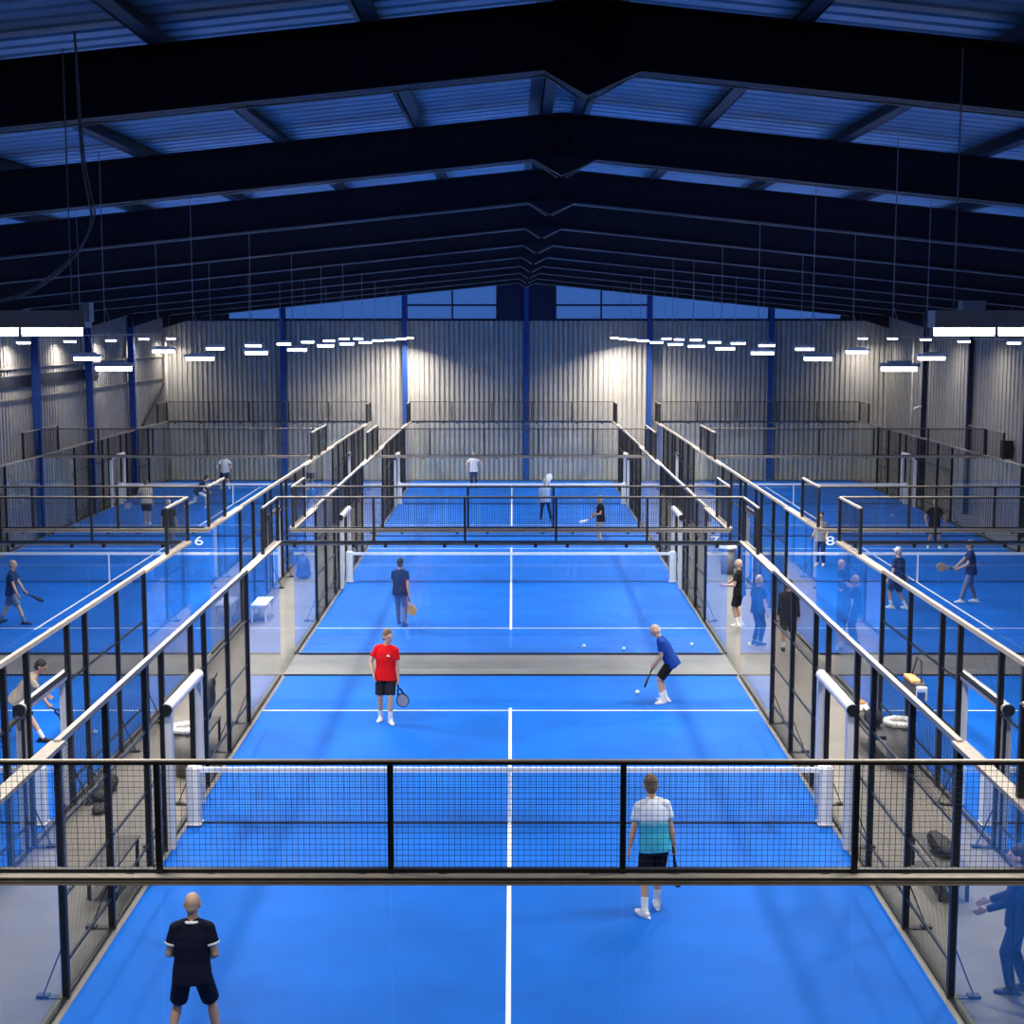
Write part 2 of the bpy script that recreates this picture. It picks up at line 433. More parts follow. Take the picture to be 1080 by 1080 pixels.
D_leg = MB().box((0, 0, 1.05), (.13, .14, 2.10)).mesh('leg', MT['pad'])
D_bar = MB().fru((0, -1.12, 2.14), (0, 1.12, 2.14), .085, .085, 14).mesh('top_bar', MT['pad'])
D_cap = MB().fru((0, -1.17, 2.14), (0, -1.12, 2.14), .088, .09, 14).mesh('end_cap', MT['black'])
D_inner = MB().box((0, 0, 1.05), (.04, .05, 2.1)).mesh('frame_tube', MT['black'])
brace_me = {}
for s in (-1, 1):
    brace_me[s] = MB().bar((0, 0, .012), (s*.30, 0, .012), .10, .02).bar((s*.03, 0, .62), (s*.27, 0, .03), .016).box((s*.27, 0, .03), (.14, .10, .035)).mesh('brace', MT['black'])
def rail_side(y0, y1, z, w, h, m, nm): return MB().box((0, (y0+y1)/2, z), (w, y1-y0, h)).mesh(nm, m)
RS_top = rail_side(4, 16, 3.03, .07, .07, MT['beige'], 'top_rail')
RS_cap0 = rail_side(-.06, 4.05, 3.02, .17, .05, MT['beige'], 'glass_cap'); RS_cap1 = rail_side(15.95, 19.98, 3.02, .17, .05, MT['beige'], 'glass_cap')
RS_low = [rail_side(a, b, z, .03, .03, MT['black'], 'cross_rail') for z in (.42, 1.2, 2.06) for a, b in ((4, 9), (11, 16))]
RS_x0 = rail_side(0, 2, 4.0, .045, .045, MT['beige'], 'corner_rail'); RS_x1 = rail_side(18, 20, 4.0, .045, .045, MT['beige'], 'corner_rail')
RS_door = rail_side(9, 11, 2.2, .05, .05, MT['black'], 'door_rail')
CH_side = rail_side(0, 20, .03, .05, .03, MT['black'], 'floor_channel')
def side_fence(c, r, s, label):
    x = CX[c]+s*5.11
    t = thing('court_side_fence', label, 'court fence', (x, RY[r], 0), 0, 'glass and mesh side fences of the courts')
    for y in (1, 3, 17, 19): obj('glass_panel', G_side, t, (0, y, .02))
    for y in (1, 19): obj('mesh_panel', W_21, t, (0, y, 3.03))
    for y in (5, 7, 13, 15): obj('mesh_panel', W_23, t, (0, y, .04))
    for y in (8.5, 11.5): obj('mesh_panel', W_13, t, (0, y, .04))
    obj('mesh_panel', W_door, t, (0, 10, 2.2))
    for y in (4, 6, 8, 9, 11, 12, 14, 16):
        p = obj('post', P_side, t, (0, y, 0))
        if y not in (8, 12): obj('brace', brace_me[s], p)
    for y in (.04, 2, 18, 19.96): obj('post', P_ext, t, (0, y, 3.0))
    obj('top_rail', RS_top, t); obj('glass_cap', RS_cap0, t); obj('glass_cap', RS_cap1, t)
    for me in RS_low: obj('cross_rail', me, t)
    obj('corner_rail', RS_x0, t); obj('corner_rail', RS_x1, t); obj('door_rail', RS_door, t); obj('floor_channel', CH_side, t)
    f = tag(obj('gateway_frame', D_bar, t, (-s*.085, 10, 0)), 'white padded gateway frame at the net')
    for y in (-1.05, 1.05): obj('leg', D_leg, f, (0, y, 0))
    obj('end_cap', D_cap, f); obj('frame_tube', D_inner, f, (s*.05, -1.15, 0))

net_wire = wire_panel(9.9, .82, pitch=.042, r=.0016, m=MT['net'], name='net_mesh')
net_tape = MB().box((0, 0, .88), (9.9, .035, .08)).mesh('tape', MT['tape'])
net_cord = MB().box((0, 0, .03), (9.9, .02, .025)).mesh('bottom_cord', MT['net'])
net_strap = MB().box((0, -.012, .45), (.05, .012, .86)).mesh('centre_strap', MT['tape'])
def padpost():
    mb = MB(); mb.box((0, 0, .47), (.20, .20, .90)); mb.box((0, 0, .93), (.16, .16, .03)); mb.box((0, 0, .03), (.24, .24, .02)); return mb.mesh('net_post', MT['pad'])
net_post = padpost()
def net(c, r):
    t = thing('padel_net', 'padel net with white tape across %s' % NAME[c, r], 'net', (CX[c], RY[r]+10, .016), 0, 'padel nets')
    obj('net_mesh', net_wire, t, (0, 0, .03)); obj('tape', net_tape, t); obj('bottom_cord', net_cord, t); obj('centre_strap', net_strap, t)
    for s in (-1, 1): obj('net_post', net_post, t, (s*4.9, 0, 0))
for (c, r), nm in NAME.items():
    o = tag(obj('court_floor', turf_me, None, (CX[c], RY[r], 0)), 'blue artificial turf with white lines of %s' % nm, 'court surface', None, 'structure')
    if r or c != 'M':
        pass
    for y in (3.05, 16.95): obj('line_marking', L_service, o, (0, y, 0))
    obj('line_marking', L_centre, o)
    net(c, r)
    for s in (-1, 1):
        outer = (c == 'L' and s < 0) or (c == 'R' and s > 0)
        if outer and r == 0: continue
        side_fence(c, r, s, 'glass and mesh fence of %s, %s' % (nm, side_txt(c, s)))
for c in 'LMR':
    nm0, nm1, nm2 = NAME[c, 0], NAME[c, 1], NAME[c, 2]
    if c == 'M': end_wall(c, 0, -1, 'large glass end wall with mesh top nearest the camera, in front of the man in navy')
    end_wall(c, 20, 1, 'glass end wall with mesh top at the far end of %s' % nm0)
    end_wall(c, 22.2, -1, 'numbered glass end wall at the near end of %s' % nm1, {'L': '6', 'M': '7', 'R': '8'}[c], {'L': 4.88, 'M': 4.78, 'R': -4.83}[c])
    end_wall(c, 42.25, -1, 'glass end wall shared by %s and the court behind it' % nm1)
    end_wall(c, 62.4, 1, 'rearmost glass end wall by the ribbed hall wall, behind %s' % nm2)

# ------------------------------------------------------------------ lamps
ORD = ['first', 'second', 'third', 'fourth', 'fifth', 'sixth', 'seventh', 'eighth', 'ninth', 'tenth', 'eleventh', 'twelfth']
H_me = MB().box((0, 0, .065), (.50, .20, .05)).box((0, 0, .10), (.30, .12, .04)).mesh('housing', MT['housing'])
Ln_me = MB().prism([(-.085, .04), (.085, .04), (.06, -.015), (-.06, -.015)], 0, -.215, .215).mesh('lens', MT['lens'])
def area(parent, loc, sx, sy, p, tilt=0):
    l = bpy.data.lights.new('lamp', 'AREA'); l.shape = 'RECTANGLE'; l.size = sx; l.size_y = sy; l.energy = p
    l.color = (1.0, .96, .90); l.spread = R(154)
    o = bpy.data.objects.new('lamp_light', l); COL.objects.link(o); o.parent = parent; o.location = loc; o.rotation_euler = (0, tilt, 0)
    return o
PW = 175
TILT = {-5: 10, 5: -10, -7: -10, 7: 10, -17: 10, 17: -10}   # each lamp is aimed slightly into its own court
def lamp(x, y, z, label, group, tilt):
    t = thing('hanging_strip_light', label, 'lamp', (x, y, z), tilt, group)
    obj('housing', H_me, t); obj('lens', Ln_me, t)
    h = zb(x)+RD-z-.12
    obj('power_lead', MB().fru((.12, 0, .11), (-.09, 0, .8), .005, .005, 6).mesh('lead', MT['cable']), t)
    obj('suspension_cable', MB().fru((-.1, 0, .11), (-.1, 0, .11+h), .007, .007, 6).mesh('cable', MT['cable']), t)
    area(t, (0, 0, -.03), .44, .12, PW*(.32 if abs(x) > 15 else 1.1 if y < -2 else 1.05 if y < 10 else 1.35 if y < 42 else 1.25), R(TILT.get(round(x), 0)))
rows = [(-5.08, 6.9, 5.45, 11, "the court 7 fence facing court 6"), (5.08, 6.9, 5.45, 11, 'the court 7 fence facing court 8'),
        (-7.3, 7.75, 5.63, 10, 'the court 6 fence facing court 7'), (7.3, 7.75, 5.63, 10, 'the court 8 fence facing court 7'),
        (-16.95, 6.0, 5.6, 11, 'the hall wall beside court 6'), (17.45, 6.0, 5.6, 11, 'the hall wall beside court 8')]
for rx, y0, dy, n, txt in rows:
    for k in range(n):
        y = y0+dy*k
        z = 7.17
        if abs(rx) > 15: z = 7.15
        lamp(rx+random.uniform(-.05, .05), y, z+random.uniform(-.02, .02), '%s strip light from the camera over %s' % (ORD[k], txt), 'hanging strip lights', R(random.uniform(-4, 4))*1.0)
for s, txt in ((-1, 'beneath the looping cable'), (1, 'with a grey driver box on top')):
    t = thing('double_strip_light', 'big near double strip light with white housing, %s' % txt, 'lamp', (4.32 if s > 0 else -4.27, .80, 7.67), 0, 'big near double strip lights')
    obj('housing', MB().box((0, 0, .10), (1.18, .22, .15)).mesh('housing', MT['housing']), t)
    bx = -.24 if s > 0 else .56
    obj('driver_box', MB().box((bx if s > 0 else .585, 0, .215 if s > 0 else .16), (.20 if s > 0 else .07, .14, .09 if s > 0 else .17)).mesh('driver_box', MT['housing']), t)
    for dx in (-.30, .27):
        obj('lens', MB().prism([(-.085, .03), (.085, .03), (.065, -.045), (-.065, -.045)], 0, dx-.245, dx+.245).mesh('lens', MT['lens']), t)
        area(t, (dx, 0, -.06), .46, .12, PW*.4)
    cx = -.38 if s > 0 else .5
    hh = zb(5.0)+RD-7.67
    for dx in (-.4, .45): obj('suspension_cable', MB().fru((dx, 0, .17), (dx, 0, hh), .007, .007, 6).mesh('cable', MT['cable']), t)
for s in (-1, 1):  # unseen pair, set high to light the near rail and lamp housings
    lamp(s*5.08, -4.6, 8.55, 'strip light behind the viewpoint, on the %s side' % ('left' if s < 0 else 'right'), 'hanging strip lights', 0)
# looping power cable near the left lamp
def loop_pts():
    P = [(-3.72, .62, 10.25), (-3.70, .62, 9.3), (-3.66, .62, 8.9), (-3.63, .62, 8.72), (-3.66, .62, 8.58), (-3.75, .63, 8.42), (-3.95, .65, 8.22), (-4.2, .68, 8.06), (-4.5, .74, 7.98), (-4.72, .85, 7.92), (-4.82, .92, 7.90)]
    pts = []
    for i in range(len(P)-1):
        p0, p1, p2, p3 = (V(P[max(0, i-1)]), V(P[i]), V(P[i+1]), V(P[min(len(P)-1, i+2)]))
        for k in range(5):
            t = k/5; pts.append(.5*((2*p1)+(p2-p0)*t+(2*p0-5*p1+4*p2-p3)*t*t+(3*p1-p0-3*p2+p3)*t**3))
    return pts+[V(P[-1])]
lp = [p+V((.06, 0, -.06)) for p in loop_pts()]
tag(obj('power_cable', MB().tube(lp, .011, 8).tube([p+V((.03*math.sin(i*.12), 0, .03*math.sin(i*.08))) for i, p in enumerate(lp)], .008, 8).mesh('power_cable', MT['cable'], True)), 'grey power cable drooping in a loop from the roof to the big double light', 'cable')

# ------------------------------------------------------------------ small things
BENCH = {}
def bench(x, y, ln, label, seatm=MT['benchseat'], framem=MT['black'], back=True):
    t = thing('bench', label, 'bench', (x, y, 0), 0, 'benches in the aisles')
    obj('seat', MB().box((0, 0, .46), (.42, ln, .035)).mesh('seat', seatm), t)
    for sy in (-1, 1):
        mb = MB().box((-.18, sy*(ln/2-.06), .22), (.045, .045, .44)).box((.18, sy*(ln/2-.06), .22), (.045, .045, .44)).box((0, sy*(ln/2-.06), .42), (.40, .045, .045))
        obj('leg_frame', mb.mesh('leg_frame', framem), t)
    return t
bench(-5.50, 7.55, 1.3, 'dark bench in the aisle beside the man in navy at the near glass')
bench(-5.62, 14.1, 1.4, 'dark bench in the aisle beyond the white-rimmed bin')
bench(-6.62, 26.6, 1.2, 'pale white bench in the aisle beside court 6', MT['whitewood'], MT['whitewood'])
bench(6.62, 14.15, 1.5, 'dark bench under the black bags beside the white-rimmed bin', MT['benchseat'])
bench(6.0, 7.6, 1.5, 'dark bench carrying a black bag with a pale racket in the aisle')
def bin_(x, y, label):
    t = thing('waste_bin', label, 'bin', (x, y, 0), 0, 'waste bins with white liners')
    obj('body', MB().fru((0, 0, 0), (0, 0, .84), .20, .225, 24).mesh('body', MT['binwall'], True), t)
    mb = MB(); n = 22
    for k in range(n):
        a, b = 2*PI*k/n, 2*PI*(k+1)/n; ra, rb = .235+.02*math.sin(k*2.3), .235+.02*math.sin((k+1)*2.3)
        mb.fru((ra*math.cos(a), ra*math.sin(a), .85), (rb*math.cos(b), rb*math.sin(b), .85), .052, .052, 8)
    obj('liner', mb.mesh('liner', MT['bag_white'], True), t)
bin_(-5.58, 12.6, 'grey waste bin with white liner rim by the gateway near the man in red')
bin_(6.82, 13.0, 'grey waste bin with white liner rim below the hanging orange racket bag')
bin_(6.80, 33.8, 'grey waste bin with white liner far along the aisle beside court 8')
def blobthing(name, label, cat, loc, prims, m, vox=.02, group=None):
    mb = MB()
    for p in prims: mb.ell(*p)
    me = bake(mb, vox, 3); me.materials.clear(); me.materials.append(m)
    return tag(obj(name, me, None, loc), label, cat, group)
b = blobthing('backpack', 'black backpack slumped on the bench beside the white-rimmed bin', 'bag', (6.62, 14.05, .482), [((0, 0, .16), (.17, .24, .17)), ((0, .2, .12), (.13, .15, .13)), ((-.1, -.16, .1), (.08, .12, .1))], MT['bagblack'])
obj('strap', MB().tube([(-.15, -.2, .2), (-.19, -.05, .33), (-.15, .15, .3), (-.1, .25, .2)], .015, 6).mesh('strap', MT['bagblack']), b)
b = blobthing('racket_bag', 'black racket bag lying on the dark bench near the near glass wall', 'bag', (6.0, 7.55, .478), [((0, 0, .10), (.16, .38, .10)), ((0, .3, .09), (.11, .2, .09))], MT['bagblack'])
obj('strap', MB().tube([(-.1, -.25, .15), (-.15, 0, .24), (-.1, .25, .16)], .015, 6).mesh('strap', MT['bagblack']), b)
b = blobthing('sports_bag', 'black sports bag on the aisle floor by the fence of the croucher', 'bag', (-6.75, 11.5, 0), [((0, 0, .18), (.2, .36, .18)), ((.05, .3, .14), (.14, .2, .14)), ((.05, -.32, .1), (.14, .16, .1))], MT['bagblack'])
obj('strap', MB().tube([(-.12, -.25, .2), (-.2, 0, .42), (-.12, .25, .22)], .015, 6).mesh('strap', MT['bagblack']), b)
blobthing('shoe_bag', 'small black shoe bag on the aisle floor by the sports bag', 'bag', (-6.55, 10.6, 0), [((0, 0, .07), (.12, .2, .07)), ((.05, .12, .06), (.08, .12, .06))], MT['bagblack'])
b = blobthing('towel', 'crumpled white towel with an orange fold, lying on the black backpack', 'towel', (6.5, 14.5, .66), [((0, 0, .05), (.16, .2, .055)), ((.05, .12, .09), (.10, .12, .07))], MT['bag_white'])
obj('fold', MB().ell((.02, .1, .13), (.09, .1, .045)).mesh('fold', MT['orange'], True), b)
# racket bag and jacket hung on fences
t = thing('hanging_racket_bag', 'orange and dark racket bag hanging on the fence rail of the court before court 8', 'bag', (7.03, 12.85, 1.34))
def rounded(mb, m, vx=.012):
    me = bake(mb, vx, 4); me.materials.clear(); me.materials.append(m); return me
obj('body', rounded(MB().box((0, .02, .16), (.20, .74, .30)).ell((0, .36, .16), (.09, .12, .13)), MT['benchseat']), t)
obj('stripe', rounded(MB().box((-.03, .06, .30), (.18, .56, .07)), MT['orange']), t)
obj('end_panel', rounded(MB().box((0, -.40, .15), (.17, .14, .24)), MT['whitewood']), t)
obj('pocket', rounded(MB().box((-.03, -.49, .12), (.13, .08, .18)), MT['bluebag']), t)
obj('strap', MB().tube([(.02, -.3, .30), (.05, -.15, .66), (.05, .1, .68), (.02, .3, .32)], .014, 6).mesh('strap', MT['black']), t)
t = thing('hanging_jacket', 'dark jacket hanging on the fence rail above the dark bench', 'jacket', (-5.27, 13.2, .95))
obj('body', (lambda me: (me.materials.append(MT['bagblack']), me)[1])(bake(MB().ell((0, 0, .3), (.08, .24, .28)).ell((0, .15, .5), (.07, .16, .10)).ell((0, -.18, .12), (.06, .08, .2)), .015)), t)
obj('loop', MB().tube([(0, .05, .55), (.11, .03, .68), (.12, 0, .72)], .012, 6).mesh('loop', MT['bagblack']), t)
# blue bag on a stand, aisle beside court 6
b = blobthing('blue_bag', 'dark blue bag standing on the aisle floor at the corner of court 7', 'bag', (-6.42, 33.0, 0), [((0, 0, .35), (.22, .28, .35)), ((0, 0, .15), (.25, .3, .15))], MT['bluebag'])
obj('handle', MB().tube([(0, -.15, .62), (0, -.08, .8), (0, .08, .8), (0, .15, .62)], .015, 6).mesh('handle', MT['black']), b)
# loudspeaker and camera on the right wall
t = thing('loudspeaker', 'black loudspeaker hung on the ribbed hall wall behind court 8', 'speaker', (18.75, 43.8, 2.78))
obj('cabinet', MB().box((0, 0, .34), (.34, .46, .68)).mesh('cabinet', MT['black']), t)
obj('grille', MB().box((-.175, 0, .34), (.012, .40, .60)).mesh('grille', MT['bagblack']), t)
obj('bracket', MB().box((.20, 0, .34), (.12, .08, .2)).mesh('bracket', MT['black']), t)
t = thing('security_camera', 'small white camera fixed to a dark blue column of the loudspeaker wall', 'camera', (18.66, FR[10], 4.0))
obj('body', MB().fru((-.25, -.15, .0), (.0, 0, .06), .07, .08, 14).mesh('body', MT['pad'], True), t)
obj('bracket', MB().bar((0, 0, .05), (.14, 0, .12), .04).mesh('bracket', MT['pad']), t)
# balls
BALLS = [(2.68, 18.3, "ball on the turf by the stooping player's feet"), (1.77, 22.9, "ball beside the near glass of court 7, by itself"), (2.71, 22.6, "ball near the near glass of court 7, behind the stooping player's head"),
         (-7.9, 15.2, 'ball on the turf behind the fence of the croucher'), (15.6, 48.1, 'ball on the empty back court beyond court 8'), (4.4, 23.1, 'ball in the corner of court 7 beside the end glass')]
ball_me = MB().ell((0, 0, .0), (.045, .045, .045), nu=16, nv=10).mesh('ball', MT['ball'], True)
for x, y, l in BALLS: tag(obj('padel_ball', ball_me, None, (x, y, .061)), 'pale '+l, 'ball', 'padel balls')

# ------------------------------------------------------------------ people
def ik(a, tgt, l1, l2, pole):
    a, tgt, pole = V(a), V(tgt), V(pole); d = tgt-a; L = d.length
    if L > (l1+l2)*.999: tgt = a+d*((l1+l2)*.999/L); d = tgt-a; L = d.length
    u = d/L; p = pole-u*pole.dot(u)
    p = p.normalized() if p.length > 1e-4 else u.orthogonal()
    x = (l1*l1-l2*l2+L*L)/(2*L); h = math.sqrt(max(0, l1*l1-x*x))
    return a+u*x+p*h, tgt

RACKET = {}
def racket(kind, face, rim):
    if kind in RACKET: return RACKET[kind]
    out = []
    for k in range(28):
        t = 2*PI*k/28; rx = .128*(1 if math.sin(t) > 0 else 1-.22*abs(math.sin(t))**2); rz = .135 if math.sin(t) > 0 else .150
        out.append((rx*math.cos(t), .36+rz*math.sin(t)))
    inner = [(x*.86, .36+(z-.36)*.86) for x, z in out]
    fm = MB().prism(inner, 1, -.017, .017).mesh('face', face)
    rm = MB(); n = 28; vs = []; fs = []
    for d in (-.019, .019): vs += [(x, d, z) for x, z in out]+[(x, d, z) for x, z in inner]
    for k in range(n):
        q = (k+1) % n
        fs += [(k, q, n+q, n+k), (2*n+k, 3*n+k, 3*n+q, 2*n+q), (k, 2*n+k, 2*n+q, q), (n+k, n+q, 3*n+q, 3*n+k)]
    rm.add(vs, fs); rm.bar((-.03, 0, .12), (-.055, 0, .25), .022, .034).bar((.03, 0, .12), (.055, 0, .25), .022, .034)
    RACKET[kind] = (fm, rm.mesh('rim', rim), MB().fru((0, 0, -.07), (0, 0, .14), .018, .018, 10).fru((0, 0, -.085), (0, 0, -.07), .021, .021, 10).mesh('grip', MT['black'], True))
    return RACKET[kind]

def person(label, loc, face, H=1.8, pelvis=(0, 0, .915), lean=(0, .03, 1), twist=0, look=(0, 1, 0), RH=(.24, .05, .80), LH=(-.24, .05, .80),
           RF=(.11, 0, 0, -8, 0), LF=(-.11, 0, 0, 8, 0), rel=(.0, -1, -.3), lel=(.0, -1, -.3), top=None, bot=None, shorts=True, sleeve='short',
           hair=None, hairlen=1.0, shoe=None, sock=None, rk=None, vox=.011, trim=None, grip='', kneeR=(0, 1, 0), kneeL=(0, 1, 0), cap=None, emblem=None, fem=1.0):
    s = H/1.8
    hip = V(pelvis); t = V(lean).normalized()
    hx = V((1, 0, 0)); tw = M.Rotation(R(twist), 3, 'Z')
    sx = (tw@hx); sx = (sx-t*sx.dot(t)).normalized(); fy = t.cross(sx)   # fy: chest forward
    fy = -fy if fy.y < 0 and abs(twist) < 90 and t.z > .2 and fy.dot(V((0, 1, 0))) < 0 else fy
    neck = hip+t*.565; sh = {1: hip+t*.478+sx*.172*fem, -1: hip+t*.478-sx*.172*fem}
    hj = {1: hip+hx*.092, -1: hip-hx*.092}
    hu = (t*.45+V((0, 0, .55))).normalized()
    lk = V(look).normalized(); hu = (hu-lk*hu.dot(lk)*.6).normalized()
    hf = (lk-hu*lk.dot(hu)).normalized(); hs = hf.cross(hu)
    HM = M((hs, hf, hu)).transposed()
    hc = neck+(t*.5+hu*.5).normalized()*.180+hf*.02
    H_ = lambda a, b, c: hc+HM@(V((a, b, c))*1.065)
    feet = {1: RF, -1: LF}; hands = {1: V(RH), -1: V(LH)}
    B = MB()
    B.ell(hip+t*.03, (.155, .105, .12))
    lv = [(.0, .158, .108), (.17, .140, .098), (.34, .168, .110), (.45, .165, .095), (.51, .11, .08), (.55, .065, .06)]
    for (a, x0, y0), (b, x1, y1) in zip(lv, lv[1:]): B.fru(hip+t*a, hip+t*b, (x0, y0), (x1, y1), 20, sx)
    B.fru(hip+t*.46, hc-hu*.05, .066, .055, 16)
    # head
    B.ell(hc, (.081, .102, .110), HM, 20, 14); B.ell(H_(0, .022, -.062), (.060, .072, .072), HM); B.ell(H_(0, .072, -.098), (.026, .022, .022), HM)
    B.ell(H_(0, .104, -.025), (.013, .022, .024), HM, 10, 8); B.ell(H_(0, .085, .012), (.05, .02, .014), HM)
    for q in (-1, 1): B.ell(H_(q*.079, -.008, -.02), (.012, .022, .033), HM, 10, 8)
    S = MB(); T = MB(); LG = {}
    # shirt torso
    lv = [(-.10, .216, .168), (.04, .205, .158), (.14, .190, .142), (.32, .205, .142), (.42, .205, .128), (.485, .165, .108), (.535, .100, .088), (.560, .076, .072)]
    for (a, x0, y0), (b, x1, y1) in zip(lv, lv[1:]): S.fru(hip+t*a, hip+t*b, (x0*fem, y0), (x1*fem, y1), 22, sx)
    # shorts / trousers
    T.fru(hip+t*.09, hip-t*.08, (.150, .112), (.176, .132), 22, hx); T.ell(hip-V((0, 0, .05)), (.172, .128, .10))
    parts = []
    for q in (1, -1):
        # legs
        fx, fyy, fz, yaw, pit = feet[q]
        FM = M.Rotation(R(yaw), 3, 'Z') @ M.Rotation(R(-pit), 3, 'X')
        ank = V((fx, fyy, fz+.085))
        kn, ank = ik(hj[q], ank, .432, .425, kneeR if q > 0 else kneeL)
        B.ell(hj[q], (.088, .092, .088)); B.fru(hj[q], kn, .086, .054, 16); B.ell(kn, (.056, .058, .056))
        cm = kn+(ank-kn)*.3; B.fru(kn, cm, .052, .056, 14); B.fru(cm, ank, .056, .036, 14); B.ell(ank, (.037, .04, .04))
        FT = lambda a, b, c: ank+FM@V((a, b, c))
        B.fru(FT(0, -.03, -.04), FT(0, .13, -.055), (.032, .04), (.038, .02), 12, FM@V((1, 0, 0))); B.fru(FT(0, 0, 0), FT(0, .02, -.05), .036, .036, 10)
        if shorts:
            e = hj[q]+(kn-hj[q])*.90; T.ell(hj[q], (.105, .11, .105)); T.fru(hj[q], e, .106, .098, 18)
            k = MB().fru(kn+(ank-kn)*.62, ank, .050, .045, 14).ell(ank, (.046, .048, .046)); parts.append(('sock', k, sock or MT['pad'], .009))
        else:
            e = kn+(ank-kn)*.93; T.ell(hj[q], (.10, .108, .10)); T.fru(hj[q], kn, .103, .074, 18); T.ell(kn, (.074, .076, .074)); T.fru(kn, e, .073, .060, 16)
        sh_ = MB().ell(FT(0, -.045, -.045), (.042, .055, .046), FM).ell(FT(0, .10, -.055), (.049, .095, .034), FM).fru(FT(0, -.03, -.055), FT(0, .11, -.055), (.040, .034), (.046, .032), 14, FM@V((1, 0, 0))).fru(FT(0, -.02, -.05), FT(0, -.005, .02), .047, .046, 14).fru(FT(0, .0, .0), FT(0, .09, -.045), .038, .03, 12)
        sole = MB().prism([(.043*math.cos(a_)*(1.1 if math.sin(a_) > 0 else .95), .03+.165*math.sin(a_)) for a_ in [2*PI*i/18 for i in range(18)]], 2, -.085, -.066)
        sole.v = [tuple(ank+FM@V(p)) for p in sole.v]; sh_.add(sole.v, sole.f)
        parts.append(('shoe', sh_, shoe or MT['pad'], .009))
        # arms
        el, wr = ik(sh[q], hands[q], .285, .255, rel if q > 0 else lel)
        B.ell(sh[q], (.060, .060, .060)); B.fru(sh[q], el, .051, .040, 14); B.ell(el, (.040, .040, .040))
        fm = el+(wr-el)*.3; B.fru(el, fm, .040, .043, 14); B.fru(fm, wr, .043, .027, 14); B.ell(wr, (.028, .028, .028))
        d = (wr-el).normalized()
        inn = V((-q, .2, 0)); inn = inn-d*inn.dot(d); inn = inn.normalized() if inn.length > .2 else V((0, 0, -1)); sd = d.cross(inn)*(1 if q > 0 else -1)   # palm normal, thumb side forward
        if sd.y < -.2: sd = -sd
        PMx = M((sd, inn, d)).transposed()
        B.ell(wr+d*.052, (.041, .018, .056), PMx)
        grp = ('R' in grip and q > 0) or ('L' in grip and q < 0)
        bend = (70, 150) if grp else (15, 45)
        for f_, ln in zip((-1.5, -.5, .5, 1.5), (.058, .072, .078, .070)):
            b0 = wr+d*.045+sd*(f_*.0205); b1 = wr+d*.098+sd*(f_*.021)
            d1 = d*math.cos(R(bend[0]))+inn*math.sin(R(bend[0])); d2 = d*math.cos(R(bend[1]))+inn*math.sin(R(bend[1]))
            m_ = b1+d1*ln*.52; B.fru(b0, b1, .0095, .0092, 8); B.fru(b1, m_, .0092, .0085, 8); B.ell(m_, (.0085,)*3, None, 8, 6); B.fru(m_, m_+d2*ln*.48, .0085, .007, 8)
        th = wr+d*.028+sd*.030; t1 = th+(sd*.55+d*.65+inn*.3).normalized()*.042; B.fru(th, t1, .012, .011, 8); B.ell(t1, (.011,)*3, None, 8, 6); B.fru(t1, t1+(d*.75+inn*(.7 if grp else .25)).normalized()*.03, .011, .008, 8)
        # sleeves
        S.ell(sh[q]-t*.005, (.0735, .0735, .0735)); S.fru(hip+t*.535, sh[q]+t*.004, .072, .066, 16)
        if sleeve == 'short':
            e = sh[q]+(el-sh[q])*.62; S.fru(sh[q]+(el-sh[q])*.05, e, .070, .074, 16)
        else:
            S.fru(sh[q], el, .070, .058, 16); S.ell(el, (.058,)*3); S.fru(el, wr-d*.01, .057, .042, 14)
        if trim:
            e = sh[q]+(el-sh[q])*.62; parts.append(('cuff', MB().fru(e-(el-sh[q]).normalized()*.022, e+(el-sh[q]).normalized()*.005, .078, .078, 18), trim, .008))
        hands[q] = (wr, d, inn, sd)
    if trim: parts.append(('collar', MB().fru(hip+t*.546, hip+t*.570, (.100, .092), (.082, .078), 18, sx), trim, .008))
    if emblem:
        e = hip+t*.385-sx*.105+fy*.146
        parts.append(('chest_emblem', MB().box(e, (.075, .016, .018), M((sx, fy, t)).transposed()).box(e+t*.022, (.03, .016, .02), M((sx, fy, t)).transposed()), emblem, .006))
    hr = MB()
    if hairlen > .3:
        g = hairlen
        hr.ell(H_(0, -.014, .022+.006*g), (.084+.005*g, .100+.004*g, .101+.008*g), HM, 18, 12); hr.ell(H_(0, -.048, -.035), (.073+.004*g, .059+.006*g, .066+.006*g), HM)
        if g > 1.2: hr.ell(H_(0, .01, .085), (.07, .08, .045), HM); hr.ell(H_(0, -.05, .05), (.085, .07, .075), HM)
    else:
        hr.ell(H_(0, -.016, .012), (.0826, .095, .101), HM, 18, 12); hr.ell(H_(0, -.046, -.035), (.070, .060, .066), HM)
    parts.append(('hair', hr, hair, .010))
    parts.append(('shirt', S, top, vox)); parts.append(('shorts' if shorts else 'trousers', T, bot, vox))
    if cap:
        cp = MB().ell(H_(0, -.008, .04), (.090, .106, .098), HM, 18, 12).ell(H_(0, .10, .045), (.06, .075, .012), HM); parts.append(('cap', cp, cap, .010))
    sm = M.Scale(s, 4)
    body = bake(B, vox*.82, 2); body.transform(sm); body.materials.clear(); body.materials.append(MT['skin'])
    o = tag(obj('person', body, None, (loc[0], loc[1], loc[2] if len(loc) > 2 else .016), R(face)), label, 'person', 'padel players and bystanders')
    for nm, mb, m, vx in parts:
        me = bake(mb, vx, 3 if nm in ('shirt', 'shorts', 'trousers') else 2); me.transform(sm); me.materials.clear(); me.materials.append(m); obj(nm, me, o)
    for q in (-1, 1):
        me = MB().ell(H_(q*.031, .086, -.002), (.012, .010, .009), HM, 10, 8).mesh('eye', MT['eye'], True); me.transform(sm); obj('eye', me, o)
